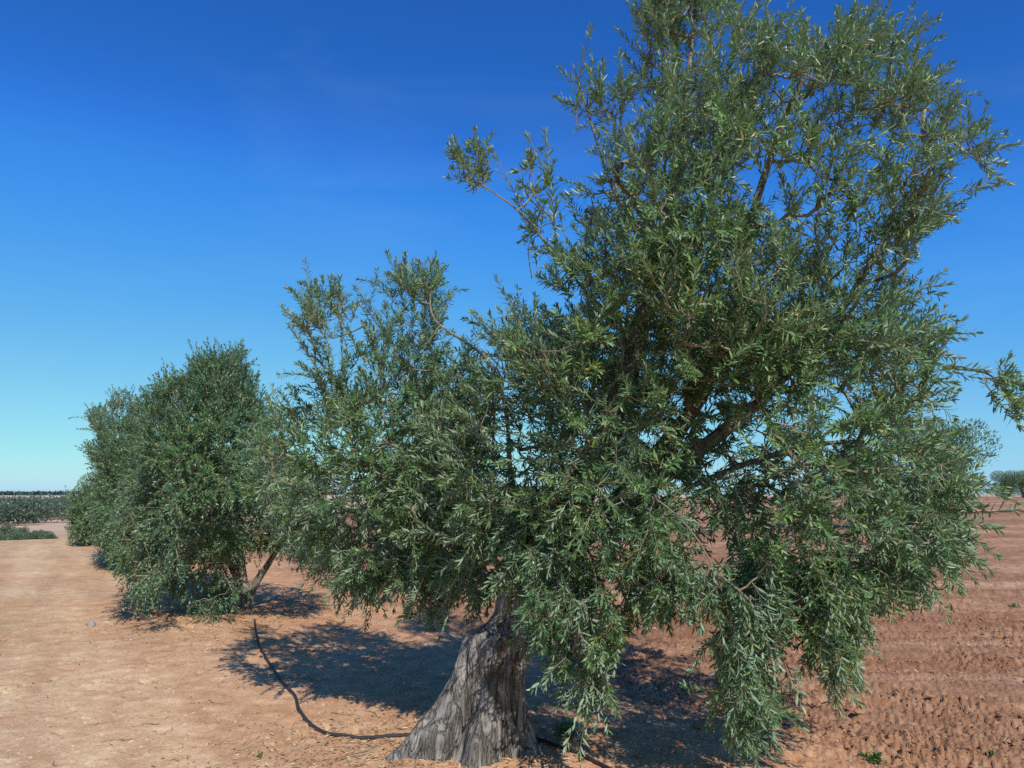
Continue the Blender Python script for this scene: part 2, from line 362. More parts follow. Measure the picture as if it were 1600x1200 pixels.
def shoots(base, d, length, droop, leafbuf, twigbuf, r, inter=0.021, leaf=0.062, lw=0.0072, fine=True, twig=True, rad=0.0026, bare=0.12, tipn=3):
    "grow leafy shoots: base (n,3), d (n,3) unit, length (n,), droop (n,) = bend of the tip in z per metre squared"
    n = len(base); K = 5
    up = np.zeros((n, 3)); up[:, 2] = 1
    side = unit(np.cross(d, r.normal(size=(n, 3)))) * (r.normal(size=(n, 1)) * 0.35)
    def at(t):                                                    # t in 0..1, shape (n,m)
        s = t * length[:, None]
        return base[:, None] + d[:, None] * s[..., None] + (side[:, None] * (s ** 2)[..., None]) + up[:, None] * (droop[:, None] * s ** 2)[..., None]
    if twig:
        ts = np.linspace(0, 1, K)[None].repeat(n, 0); Q = at(ts)
        rr_ = rad * (1.0 - 0.7 * np.linspace(0, 1, K))
        for k in range(K - 1):
            v, f = frusta(Q[:, k], Q[:, k + 1], np.full(n, rr_[k]), np.full(n, rr_[k + 1]), 4); twigbuf.add(v, f)
    m = int(np.ceil(length.max() / inter)); idx = np.arange(m)[None].repeat(n, 0)
    t = (idx + 0.5) * inter / length[:, None]; ok = (t < 1.0) & (t > bare * r.random((n, m)) * 2)
    Pt = at(t); Dt = unit(at(t + 0.02) - Pt)
    ref = unit(np.cross(Dt, np.array([0.31, 0.22, 0.93])))
    ref2 = np.cross(Dt, ref)
    ph0 = r.random((n, 1)) * 6.28
    for s in (0, 1):
        keep = ok & (r.random((n, m)) < 0.93)
        ph = ph0 + idx * (np.pi / 2) + s * np.pi + r.normal(size=(n, m)) * 0.35
        out = ref * np.cos(ph)[..., None] + ref2 * np.sin(ph)[..., None]
        a = np.radians(60 - 24 * t + r.normal(size=(n, m)) * 13)[..., None]
        Ld = unit(Dt * np.cos(a) + out * np.sin(a) + r.normal(size=Pt.shape) * 0.10)
        Nn = Dt * np.sin(a) - out * np.cos(a) + up[:, None] * 0.45 + r.normal(size=Pt.shape) * 0.25
        sz = leaf * (0.62 + 0.5 * np.sin(np.clip(t, 0, 1) * 2.6 + 0.35)) * (0.8 + 0.4 * r.random((n, m)))
        k = keep
        leafbuf.add(*leaves(Pt[k], Ld[k], Nn[k], sz[k], np.full(k.sum(), lw) * (0.8 + 0.4 * r.random(k.sum())), r.normal(size=k.sum()) * 0.09 + 0.06, fine))
    # terminal leaves
    Pe = at(np.ones((n, 1)))[:, 0]; De = unit(Pe - at(np.full((n, 1), .95))[:, 0])
    for s in range(tipn):
        Ld = unit(De + r.normal(size=De.shape) * (0.28 if tipn < 4 else 0.5))
        leafbuf.add(*leaves(Pe, Ld, r.normal(size=De.shape) + up, leaf * r.uniform(.6, 1.0, n), lw * r.uniform(.7, 1.0, n), np.full(n, .05), fine))

def in_poly(poly, x, y):
    c = np.zeros(x.shape, bool); n = len(poly)
    for i in range(n):
        x0, y0 = poly[i]; x1, y1 = poly[(i + 1) % n]
        if y0 == y1: continue
        c ^= ((y0 > y) != (y1 > y)) & (x < (x1 - x0) * (y - y0) / (y1 - y0) + x0)
    return c
def edge_dist(poly, x, y):
    d = np.full(x.shape, 1e9); n = len(poly)
    for i in range(n):
        a = np.array(poly[i], float); b_ = np.array(poly[(i + 1) % n], float); ab = b_ - a
        t = np.clip(((x - a[0]) * ab[0] + (y - a[1]) * ab[1]) / (ab @ ab), 0, 1)
        d = np.minimum(d, np.hypot(x - a[0] - t * ab[0], y - a[1] - t * ab[1]))
    return d
def fill(poly, Yf, thick, n, r, holes=(), clump=0.35, nf=2.2, seed=0, edge_px=110.0, erode=0.0, back=1.0):
    "points filling a crown volume: outline at distance Y, depth swelling away from the outline"
    poly = np.array(poly, float); lo, hi = poly.min(0), poly.max(0); out = []; tot = 0
    while tot < n:
        x = r.uniform(lo[0], hi[0], 4 * n); y = r.uniform(lo[1], hi[1], 4 * n); k = in_poly(poly, x, y); x, y = x[k], y[k]
        d = edge_dist(poly, x, y); k = d > erode; x, y, d = x[k], y[k], d[k] - erode; th = thick * (0.28 + 0.72 * np.sqrt(np.clip(d / edge_px, 0, 1)))
        w = r.uniform(-1, 1, len(x)); w = np.sign(w) * np.abs(w) ** 0.7; w = np.where(w > 0, w * back, w)
        Y = Yf(x, y) + w * th
        p = P(x, y, Y)
        keep = vnoise(p[:, 0] * nf, p[:, 1] * nf, p[:, 2] * nf, seed=seed) + 0.4 * vnoise(p[:, 0] * nf * 2.3, p[:, 1] * nf * 2.3, p[:, 2] * nf * 2.3, seed=seed + 3) > np.where((w > 0) & (back < 1), 0.10, -clump)
        for hx, hy, hr, pr in holes:
            keep &= ~((np.hypot(x - hx, y - hy) < hr) & (r.random(len(x)) < pr))
        p = p[keep]; out.append(p); tot += len(p)
    return np.concatenate(out)[:n]

def grow(nodes, cost, rad0, pts, bias=0.25, pw=1.35):
    "connect points to the limb nodes as a branching tree; returns parent index and radius for every node"
    Np = np.vstack([nodes, pts]); n0 = len(nodes); n = len(Np)
    c = np.full(n, np.inf); c[:n0] = cost; par = np.full(n, -1)
    D = np.linalg.norm(pts[:, None] - nodes[None], axis=-1)
    sc = D ** pw * 2.0 + bias * cost[None]; best = sc.min(1); bp = sc.argmin(1); done = np.zeros(len(pts), bool); order = []
    for _ in range(len(pts)):
        i = np.argmin(np.where(done, np.inf, best)); done[i] = True; g = n0 + i; par[g] = bp[i]
        c[g] = c[bp[i]] + np.linalg.norm(Np[g] - Np[bp[i]]); order.append(g)
        s = np.linalg.norm(pts - pts[i], axis=-1) ** pw * 2.0 + bias * c[g]
        u = (s < best) & ~done; best[u] = s[u]; bp[u] = g
    a = np.full(n, 0.0); tip = 0.0032 ** 2.3
    for g in reversed(order):
        if a[g] == 0: a[g] = tip
        if par[g] >= n0: a[par[g]] += a[g] + tip * 0.15
    r_ = a ** (1 / 2.3); r_[:n0] = rad0
    return Np, par, r_, n0

def branches(Np, par, r_, n0, buf, r, k=5, maxr=None):
    g = np.arange(n0, len(Np)); p = par[g]; A = Np[p]; B = Np[g]
    ra = np.minimum(r_[p], r_[g] * 1.5) ; rb = r_[g]
    dl = np.linalg.norm(B - A, axis=-1, keepdims=True)
    mid = (A + B) / 2 + r.normal(size=A.shape) * dl * 0.06; mid[:, 2:] -= dl * 0.05
    v, f = frusta(A, mid, ra, (ra + rb) / 2, k); buf.add(v, f)
    v, f = frusta(mid, B, (ra + rb) / 2, rb, k); buf.add(v, f)

def limb_nodes(limbs, m=7):
    nodes, cost, rad = [], [], []; paths = []
    for pts, r0, r1, c0 in limbs:
        pa = catmull(np.array(pts), m); L_ = np.concatenate([[0], np.cumsum(np.linalg.norm(np.diff(pa, axis=0), axis=1))])
        ra = r0 + (r1 - r0) * (L_ / L_[-1]) ** 0.75; paths.append((pa, ra))
        nodes.append(pa[1:]); cost.append(c0 + L_[1:] * 0.8); rad.append(ra[1:])
    return np.concatenate(nodes), np.concatenate(cost), np.concatenate(rad), paths

# ------------------------------------------------------------------ the big olive tree in front
def big_trunk(parent):
    tb = np.array([  # py, left px, right px
        (1262, 560, 890), (1235, 585, 872), (1200, 612, 850), (1175, 636, 838), (1150, 660, 829), (1100, 693, 818), (1050, 712, 816), (1000, 724, 828), (984, 731, 834),
        (968, 762, 842), (950, 776, 862), (925, 780, 878), (895, 784, 892), (865, 792, 902)], float)
    ys = np.linspace(1262, 865, 330); l = np.interp(ys, tb[::-1, 0], tb[::-1, 1]); rt = np.interp(ys, tb[::-1, 0], tb[::-1, 2])
    ker = np.ones(9) / 9
    l = np.convolve(np.pad(l, 4, 'edge'), ker, 'valid'); rt = np.convolve(np.pad(rt, 4, 'edge'), ker, 'valid')
    Yc = 5.0; cL = P(l, ys, Yc); cR = P(rt, ys, Yc); C = (cL + cR) / 2; R = (cR[:, 0] - cL[:, 0]) / 2
    C[:, 2] -= 0.02
    k = 420; a = np.arange(k) / k * 2 * np.pi
    z = C[:, 2]; Z = z[:, None]; A = a[None] + 0.5 * (Z - 0.4) * 0.8                       # ribs twist up the trunk
    cx, sx = np.cos(A) , np.sin(A)
    low = 1 - sstep(-0.1, 0.75, Z)
    wz = Z + 0.20 * vnoise(cx * 1.7, sx * 1.7, Z * 2.2, seed=40); aw = A + 0.35 * vnoise(cx * 1.3 + 2, sx * 1.3, Z * 2.0, seed=49) + 0.10 * vnoise(cx * 4, sx * 4, Z * 6, seed=50)
    cx, sx = np.cos(aw), np.sin(aw)
    rid = lambda f, fz, sd: 1 - 2 * np.abs(vnoise(cx * f + 3, sx * f + 7, wz * fz, seed=sd))
    rib = vnoise(cx * 1.7 + 3, sx * 1.7 + 7, wz * 1.2, seed=41) * (0.22 + 0.20 * low) + rid(2.6, 1.1, 42) * 0.115
    fine = rid(5.5, 2.3, 43) * 0.045 + rid(11, 5.0, 51) * 0.020 + fbm(cx * 16, sx * 16, wz * 11, oct=3, seed=44) * 0.014
    crack = np.abs(vnoise(cx * 3.6 + 9, sx * 3.6, wz * 1.3, seed=46)); crack = -0.17 * np.exp(-(crack / 0.035) ** 2) * sstep(-.1, .5, vnoise(cx * 2, sx * 2, Z * 2.5, seed=47))
    knots = 0.0
    for ka, kz, ks, kh in ((4.2, .62, .35, .10), (5.3, .95, .3, .12), (3.6, .9, .35, .10), (4.9, .22, .4, .10), (3.9, .18, .35, .12)):
        knots = knots + 1.5 * kh * np.exp(-(((a[None] - ka) / ks) ** 2 + ((Z - kz) / .11) ** 2))
    hollow = knots - 0.20 * np.exp(-(((a[None] - 4.45 + 0.25 * (Z - .5)) / 0.07) ** 2)) * np.exp(-((Z - 0.42) / 0.13) ** 2)
    Rr = R[:, None] * (1 + rib + fine + crack + hollow - 0.10)
    lobes = 1 + low * (0.10 * np.cos(5 * a[None] + 0.6 + 1.2 * Z) + 0.05 * np.cos(9 * a[None] + 2.0))
    Rr = Rr * lobes
    X = C[:, 0][:, None] + np.cos(a)[None] * Rr; Y = Yc + np.sin(a)[None] * Rr * 0.92
    Zs = Z + 0.012 * vnoise(cx * 8, sx * 8, Z * 5, seed=48)
    V = np.stack([X, Y, Zs + 0 * X], -1).reshape(-1, 3)
    n = len(ys); i = np.arange(k); j = (i + 1) % k
    Fq = np.concatenate([np.stack([i + s * k, j + s * k, j + (s + 1) * k, i + (s + 1) * k], -1) for s in range(n - 1)])
    V = np.vstack([V, [C[-1] + [0, 0, 0.03]]]); Ft = np.stack([i + (n - 1) * k, j + (n - 1) * k, np.full(k, len(V) - 1)], -1)
    b = Buf(); b.add(V, Fq, Ft)
    return b.build('trunk', M_BARK, parent, smooth=True)

def lp(*pts): return np.array([P(*p) for p in pts])
def olive_front():
    r = np.random.default_rng(5)
    t = thing('olive_tree', (-0.28, 5.0, 0.0), 'largest olive tree, with thick gnarled grey trunk and drooping crown in front', 'tree', 'olive trees of the row')
    big_trunk(t)
    limbs = [
        (lp((835, 900, 5.0), (905, 770, 5.0), (975, 600, 5.0), (1010, 470, 4.9), (1052, 300, 4.8), (1075, 120, 4.75), (1090, -20, 4.7)), .115, .008, 0),
        (lp((850, 890, 5.05), (960, 790, 5.2), (1080, 640, 5.1), (1160, 470, 5.0), (1172, 350, 4.9), (1230, 180, 4.8), (1290, 60, 4.7)), .09, .007, 0),
        (lp((850, 880, 4.98), (1000, 770, 4.9), (1170, 640, 4.8), (1310, 490, 4.75), (1410, 330, 4.7), (1500, 230, 4.65)), .075, .007, 0),
        (lp((855, 890, 4.95), (1000, 800, 4.75), (1180, 720, 4.6), (1340, 690, 4.5), (1450, 730, 4.5), (1500, 800, 4.5)), .022, .009, 0),
        (lp((830, 890, 5.05), (780, 790, 5.3), (700, 710, 5.7), (620, 640, 6.1), (590, 560, 6.3), (560, 490, 6.4)), .032, .009, 0),
        (lp((828, 895, 5.1), (740, 800, 5.7), (620, 740, 6.2), (520, 720, 6.5), (470, 760, 6.5)), .03, .008, 0),
        (lp((830, 890, 5.05), (800, 760, 5.3), (790, 640, 5.5), (760, 560, 5.6), (680, 500, 5.9), (672, 440, 6.0)), .024, .007, 0),
        (lp((850, 885, 4.95), (930, 800, 4.5), (1000, 770, 4.1), (1080, 830, 3.95), (1130, 930, 3.95), (1155, 1060, 4.05), (1165, 1130, 4.1)), .006, .003, 0.3),
        (lp((1180, 720, 4.6), (1260, 770, 4.4), (1310, 860, 4.3), (1325, 960, 4.3), (1320, 1050, 4.35)), .009, .005, 0.9),
        (lp((850, 880, 4.9), (900, 850, 4.4), (930, 900, 4.25), (925, 990, 4.3), (915, 1080, 4.4)), .006, .005, 0.3),
        (lp((1000, 520, 4.9), (930, 470, 4.6), (870, 400, 4.5), (815, 335, 4.45), (775, 303, 4.45), (745, 285, 4.45)), .013, .004, 1.3),
        (lp((1030, 400, 4.85), (960, 300, 4.6), (920, 180, 4.55), (895, 100, 4.5)), .014, .004, 1.5),
        (lp((1310, 490, 4.75), (1400, 520, 4.6), (1470, 570, 4.5), (1545, 585, 4.45), (1600, 640, 4.4)), .012, .004, 1.5),
        (lp((880, 800, 5.2), (980, 690, 5.8), (1080, 560, 6.0), (1150, 380, 5.9)), .04, .008, 0.3),
    ]
    nodes, cost, rad, paths = limb_nodes(limbs)
    lb = Buf()
    for q, (pa, ra) in enumerate(paths[:7]):
        v, f, tt = tube(catmull(pa[::2], 3) if len(pa) > 6 else pa, np.interp(np.linspace(0, 1, len(catmull(pa[::2], 3))), np.linspace(0, 1, len(ra)), ra), 14, 0.25, q)
        o = Buf(); o.add(v, f, tt); o.build('limb', M_LIMB, t, smooth=True)
    br = Buf()
    for q, (pa, ra) in enumerate(paths[7:]):
        v, f, tt = tube(pa, ra, 8, 0.15, q + 20); br.add(v, f, tt)
    c0 = lambda v: (lambda x, y: np.full(x.shape, float(v)))
    upper = [(985, 15), (1000, -120), (1120, -130), (1150, 5), (1240, 20), (1330, 10), (1405, 38), (1460, 98), (1482, 158), (1548, 208), (1570, 250), (1530, 310), (1480, 345), (1445, 400),
             (1455, 470), (1495, 525), (1500, 570), (1450, 640), (900, 660), (745, 610), (745, 500), (800, 470), (850, 425), (900, 330), (865, 210), (885, 120), (940, 120), (985, 90)]
    lower = [(745, 560), (850, 520), (1100, 480), (1300, 500), (1480, 560), (1470, 650), (1500, 720), (1525, 780), (1510, 840), (1440, 880), (1370, 920), (1340, 960), (1250, 950), (1160, 960), (1060, 950),
             (990, 960), (940, 950), (880, 930), (820, 880), (760, 930), (700, 940), (640, 900), (560, 850), (560, 700), (640, 620)]
    left = [(455, 515), (500, 460), (545, 455), (580, 470), (630, 440), (680, 428), (688, 520), (760, 560), (760, 860), (700, 920), (640, 900), (560, 930), (500, 900), (455, 860), (415, 790), (400, 690), (430, 640), (500, 620), (480, 570)]
    YL = lambda x, y: np.interp(x, [400, 620, 800, 950, 1060, 1200], [6.2, 6.0, 5.4, 5.05, 4.9, 4.75])
    g = []
    holes = [(1170, 300, 45, .75), (1090, 330, 35, .6), (1275, 370, 30, .6), (1030, 380, 25, .6), (940, 350, 60, .6), (1120, 60, 40, .6), (1240, 70, 40, .5), (1370, 430, 40, .4), (910, 250, 45, .45), (1470, 420, 50, .5)]
    g.append((fill(upper, lambda x, y: 4.75 + 0 * x, 1.1, 1800, r, holes + [(1330, 330, 40, .5), (1040, 280, 40, .5), (1200, 40, 30, .7), (1300, 50, 30, .6), (1150, 110, 35, .6), (1400, 120, 35, .6), (1000, 190, 40, .5), (1330, 200, 35, .6), (1230, 290, 35, .5), (960, 420, 35, .5), (1120, 440, 30, .5)], 0.02, 3.0, 1, 110, 26, .75), 'up'))
    g.append((fill(lower, YL, 1.05, 1230, r, [(1070, 860, 60, .6), (1140, 850, 40, .5), (660, 880, 50, .6), (1125, 640, 60, .6)], 0.04, 2.9, 2, 110, 22, .6), 'mid'))
    g.append((fill(left, lambda x, y: 6.1 + 0 * x, 0.9, 760, r, [(560, 530, 45, .5), (515, 530, 30, .5), (640, 500, 35, .5), (605, 640, 30, .6)], 0.10, 3.0, 3, 80, 4, .7), 'left'))
    fr = lambda poly, Y, th, n, sd: g.append((fill(poly, c0(Y), th, n, r, (), .3, 4.0, sd, 50), 'down'))
    fr([(1060, 860), (1230, 860), (1205, 940), (1195, 1010), (1205, 1070), (1180, 1130), (1155, 1140), (1130, 1080), (1105, 1050), (1110, 990), (1080, 930)], 4.15, 0.33, 130, 4)
    fr([(1230, 860), (1360, 860), (1350, 930), (1325, 990), (1335, 1050), (1300, 1060), (1265, 1000), (1240, 930)], 4.3, 0.4, 120, 5)
    fr([(825, 850), (1010, 850), (975, 950), (960, 1020), (940, 1085), (905, 1090), (880, 1030), (850, 1000), (835, 940)], 4.4, 0.28, 130, 6)
    fr([(740, 780), (860, 790), (880, 850), (840, 900), (790, 920), (755, 880)], 4.75, 0.22, 60, 14)
    fr([(600, 840), (790, 850), (780, 930), (720, 960), (640, 930)], 5.6, 0.5, 70, 15)
    fr([(1000, 850), (1070, 850), (1060, 930), (1020, 960), (1000, 930)], 4.4, 0.3, 40, 11)
    fr([(440, 800), (760, 850), (700, 930), (640, 905), (560, 925), (480, 880)], 5.9, 0.6, 90, 12)
    fr([(1380, 800), (1500, 820), (1500, 860), (1440, 890), (1370, 940)], 4.4, 0.5, 70, 13)
    g.append((fill([(715, 235), (755, 220), (770, 260), (755, 300), (725, 290)], c0(4.45), 0.10, 16, r, (), 2, 2, 7, 20), 'tip'))
    g.append((fill([(1510, 575), (1590, 590), (1600, 650), (1570, 650), (1520, 600)], c0(4.42), 0.12, 14, r, (), 2, 2, 8, 20), 'tip'))
    g.append((fill([(800, 300), (835, 230), (850, 250), (870, 330), (890, 400), (850, 400)], c0(4.5), 0.25, 16, r, (), 2, 2, 9, 20), 'tip'))
    pts = np.concatenate([a for a, _ in g]); mode = np.concatenate([np.full(len(a), {'up': 0, 'mid': 1, 'left': 2, 'down': 3, 'tip': 4}[m_]) for a, m_ in g])
    ok = pts[:, 2] > H(pts[:, 0], pts[:, 1]) + 0.12; pts, mode = pts[ok], mode[ok]
    Np, par, rr_, n0 = grow(nodes, cost, rad, pts)
    branches(Np, par, rr_, n0, br, r)
    br.build('branch', M_TWIG, t)
    # leafy shoots
    lf, tw = Buf(), Buf()
    gi = np.arange(n0, len(Np)); pd = unit(Np[gi] - Np[par[gi]]); C = np.array([1.1, 4.9, 2.3])
    CL = np.array([-1.1, 6.1, 1.9])
    for rep, pr in ((0, 1.1), (1, 1.0), (2, 0.4)):
        s = r.random(len(gi)) < pr * np.select([mode == 0, mode == 1], [.8, .92], 1.0); p = Np[gi[s]]; md = mode[s]
        cen = np.where((md == 2)[:, None], CL, C); ow = unit((p - cen) * [1, 1, 0.6]); zz = p[:, 2]
        upb = np.select([md == 0, md == 1, md == 2, md == 3, md == 4], [0.75 + 0 * zz, np.interp(zz, [0.5, 1.4, 2.4], [-0.9, -0.25, 0.5]), np.interp(zz, [0.6, 1.6, 2.6], [-0.7, 0.1, 1.3]), -1.3 + 0 * zz, 0.3 + 0 * zz])
        d = unit(pd[s] * 0.55 + ow * 0.75 + np.stack([0 * zz, 0 * zz, upb], -1) + r.normal(size=p.shape) * 0.8)
        ln = (0.07 + 0.23 * r.random(len(p)) ** 1.4) * np.where(md == 4, .45, 1) * np.where(md == 3, .8, 1) * np.where((md == 2) & (zz > 2.4), 1.3, 1)
        dr = np.where(md == 0, r.uniform(-.5, .7, len(p)), r.uniform(-1.3, 0.6, len(p)))
        shoots(p, d, ln, dr, lf, tw, r, inter=0.0150, leaf=0.0555, lw=0.0056, tipn=5, bare=.06)
    # long bare-stemmed watershoots standing out of the outline
    ws = [(740, 300, 728, 228, 4.45), (760, 300, 745, 225, 4.45), (840, 420, 815, 235, 4.5), (870, 380, 850, 205, 4.5), (900, 200, 893, 70, 4.5), (930, 180, 870, 150, 4.5), (1010, 60, 985, -30, 4.6), (1120, 60, 1135, -30, 4.6),
          (1160, 80, 1215, 25, 4.6), (1300, 70, 1335, 8, 4.6), (1380, 80, 1465, 35, 4.6), (1420, 140, 1490, 112, 4.6), (1470, 200, 1490, 150, 4.6), (1520, 240, 1586, 232, 4.6), (1490, 300, 1555, 290, 4.6), (1440, 520, 1525, 520, 4.5),
          (1440, 450, 1480, 445, 4.5), (500, 580, 450, 508, 6.3), (520, 560, 497, 455, 6.3), (560, 560, 545, 452, 6.3), (590, 540, 580, 470, 6.3), (620, 540, 628, 440, 6.2), (660, 520, 672, 420, 6.1), (650, 560, 688, 440, 6.1), (780, 540, 735, 490, 5.2),
          (1480, 570, 1540, 580, 4.45), (1540, 590, 1600, 600, 4.4), (1540, 600, 1585, 665, 4.4), (1480, 780, 1530, 735, 4.5), (1500, 800, 1600, 800, 4.3), (440, 680, 418, 620, 6.2), (470, 660, 440, 615, 6.2), (1380, 700, 1530, 690, 5.1),
          (870, 1040, 835, 1075, 4.3), (915, 1080, 885, 1165, 4.35), (1160, 1110, 1160, 1185, 4.1), (1190, 1100, 1215, 1165, 4.1), (1320, 1040, 1345, 1000, 4.3), (1230, 1040, 1255, 1100, 4.2), (1130, 1100, 1100, 1080, 4.1)]
    A = np.array([P(a, b_, Y) for a, b_, _, _, Y in ws]); E = np.array([P(c, d_, Y) for _, _, c, d_, Y in ws])
    ln = np.linalg.norm(E - A, axis=1); d = unit(E - A)
    shoots(A, d, ln, np.zeros(len(ws)), lf, tw, r, inter=0.022, leaf=0.062, lw=0.0072, rad=0.004)
    jit = r.normal(size=A.shape) * 0.04
    shoots(A + jit, unit(d + r.normal(size=A.shape) * 0.2), ln * .8, np.zeros(len(ws)), lf, tw, r, inter=0.022, leaf=0.062, lw=0.0072, rad=0.003)
    lf.build('crown', M_LEAF, t); tw.build('twig', M_TWIG, t)
    print('front leaves verts', lf.n)
olive_front()

# ------------------------------------------------------------------ the row behind it
def row_olive(base, label, polys, Yf, Y, thick, npts, limbs, seed, leaf=0.06, inter=0.03, lw=0.008, reps=((0, 1.0), (1, .9)), group='olive trees of the row', slen=(0.16, 0.38)):
    r = np.random.default_rng(seed); zb = float(H(np.array(base[0]), np.array(base[1])))
    t = thing('olive_tree', (base[0], base[1], zb), label, 'tree', group)
    nodes, cost, rad, paths = limb_nodes(limbs, 6); b = Buf()
    for q, (pa, ra) in enumerate(paths):
        v, f, tt = tube(pa, ra, 12, 0.35, q + seed); b.add(v, f, tt)
    b.build('trunk', M_LIMB, t, smooth=True)
    pts = np.concatenate([fill(pl, Yf, thick, int(npts * w), r, (), 0.14, 1.8, seed, ep, 8) for pl, w, ep in polys])
    pts = pts[pts[:, 2] > H(pts[:, 0], pts[:, 1]) + 0.12]
    Np, par, rr_, n0 = grow(nodes, cost, rad, pts); br = Buf(); branches(Np, par, rr_, n0, br, r, 4); br.build('branch', M_TWIG, t)
    lf, tw = Buf(), Buf(); gi = np.arange(n0, len(Np)); pd = unit(Np[gi] - Np[par[gi]]); C = pts.mean(0) + [0, 0, 0.1]; top = np.percentile(pts[:, 2], 80)
    for rep, pr in reps:
        s = r.random(len(gi)) < pr; p = Np[gi[s]]; ow = unit(p - C); zz = p[:, 2] - zb
        upb = np.interp(zz, [0.3, 1.5, top], [-0.8, 0.0, 1.0])
        d = unit(pd[s] * 0.5 + ow * 0.8 + np.stack([0 * zz, 0 * zz, upb], -1) + r.normal(size=p.shape) * 0.55)
        ln = r.uniform(*slen, len(p)) * np.where((p[:, 2] > top) & (r.random(len(p)) < .22), 1.4, 0.9); shoots(p, d, ln, r.uniform(-1.2, .3, len(p)), lf, tw, r, inter, leaf, lw, fine=False, twig=(rep == 0), rad=0.003)
    lf.build('crown', M_LEAF2, t); tw.build('twig', M_TWIG, t)

Y2 = 11.3
row_olive((G(386, 955)[0], G(386, 955)[1]), 'second olive of the row, with forked dark trunk where the black hose ends',
    [([(366, 548), (392, 575), (400, 620), (412, 650), (430, 690), (480, 740), (520, 800), (525, 870), (470, 870), (430, 850), (395, 850), (352, 868), (372, 905), (385, 925), (335, 945), (300, 950), (285, 930), (255, 925), (228, 945), (212, 930), (200, 895), (180, 850), (185, 790), (215, 730), (226, 690), (228, 640), (240, 612), (268, 592), (290, 600), (300, 572), (330, 562), (350, 565)], 1.0, 70)],
    lambda x, y: Y2 - 0.7 * sstep(640, 940, y) - 0.5 * sstep(330, 220, x), Y2, 1.8, 3000,
    [(lp((388, 962, Y2), (384, 930, Y2), (368, 890, Y2), (350, 840, Y2), (330, 760, Y2), (320, 680, Y2)), .10, .015, 0),
     (lp((386, 950, Y2), (398, 915, Y2), (420, 880, Y2), (450, 830, Y2), (470, 790, Y2)), .08, .012, 0),
     (lp((384, 930, Y2), (375, 860, Y2), (370, 760, Y2), (365, 640, Y2), (362, 580, Y2)), .055, .012, 0),
     (lp((368, 890, Y2), (320, 850, Y2 - 1), (270, 860, Y2 - 1.4), (240, 900, Y2 - 1.5)), .03, .01, .4)], 21, inter=0.026, lw=0.0085, reps=((0, 1.0), (1, .9), (2, .5)))
Y3 = 17.5
row_olive((-8.7, Y3), 'third olive of the row, rounded crown left of the forked one', 
    [([(158, 628), (180, 610), (205, 618), (225, 625), (240, 680), (262, 760), (290, 850), (230, 888), (195, 885), (165, 865), (150, 830), (145, 790), (150, 745), (132, 715), (128, 700), (150, 690), (130, 660), (140, 645)], 1.0, 55)],
    lambda x, y: Y3 - 0.6 * sstep(700, 880, y), Y3, 2.0, 2100, [(lp((205, 882, Y3), (200, 850, Y3), (190, 790, Y3), (180, 700, Y3)), .14, .03, 0), (lp((203, 870, Y3), (220, 800, Y3), (225, 700, Y3)), .12, .02, 0), (lp((203, 870, Y3), (170, 820, Y3 - 1)), .1, .02, 0)], 22,
    leaf=0.068, inter=0.036, lw=0.011, reps=((0, 1.0), (1, .9), (2, .4)))
Y4 = 25.0
row_olive((-15.0, Y4), 'fourth olive of the row, lower crown at the edge of the open soil', 
    [([(103, 770), (112, 760), (122, 768), (134, 746), (145, 760), (175, 745), (190, 850), (160, 858), (130, 852), (110, 838), (103, 800)], 1.0, 40)],
    lambda x, y: Y4 + 0 * x, Y4, 1.7, 620, [(lp((132, 858, Y4), (135, 830, Y4), (140, 780, Y4)), .18, .04, 0)], 23, leaf=0.085, inter=0.045, lw=0.016)

# ------------------------------------------------------------------ far trees
def blob_tree_meshes(seed, h, w, n, leaf, lw, mat, low=0.12):
    r = np.random.default_rng(seed); bl = []
    for i in range(9):
        a = r.uniform(0, 6.28); q = r.uniform(0.0, 0.62) * w
        bl.append((q * math.cos(a), q * math.sin(a), r.uniform(low + .20, 0.78) * h, r.uniform(0.34, 0.52) * w, r.uniform(0.18, 0.30) * h))
    bl.append((0, 0, h * .62, w * .5, h * .36))
    pts = []
    for bx, by, bz, br_, bh in bl:
        u = unit(r.normal(size=(n // 10, 3))) * (r.random((n // 10, 1)) ** 0.28)
        pts.append(np.array([bx, by, bz]) + u * [br_, br_, bh])
    p = np.concatenate(pts); p = p[p[:, 2] > low * h]
    keep = vnoise(p[:, 0] * 1.7, p[:, 1] * 1.7, p[:, 2] * 1.3, seed=seed) + .4 * vnoise(p[:, 0] * 4, p[:, 1] * 4, p[:, 2] * 3, seed=seed) > -0.32; p = p[keep]; m = len(p)
    d = unit(unit(p - [0, 0, h * .4]) + r.normal(size=(m, 3)) * .7 + [0, 0, .35])
    b = Buf(); b.add(*leaves(p, d, r.normal(size=(m, 3)) + [0, 0, .8], leaf * r.uniform(.7, 1.3, m), lw * r.uniform(.7, 1.3, m), np.full(m, .05), False))
    crown = b.build('crown', mat)
    t = Buf(); v, f, tt = tube(catmull([(0, 0, -.15), (.05, 0, h * .15), (-.05, .04, h * .35), (0, 0, h * .6)], 5), np.linspace(.045 * h, .012 * h, 16), 9, .3, seed); t.add(v, f, tt)
    for s in range(3):
        a = s * 2.1 + seed; v, f, tt = tube(catmull([(0, 0, h * .14), (.2 * w * math.cos(a), .2 * w * math.sin(a), h * .32), (.45 * w * math.cos(a), .45 * w * math.sin(a), h * .6)], 5), np.linspace(.028 * h, .008 * h, 11), 7, .3, s); t.add(v, f, tt)
    trunk = t.build('trunk', M_LIMB, smooth=True)
    md = (crown.data, trunk.data); bpy.data.objects.remove(crown); bpy.data.objects.remove(trunk); return md
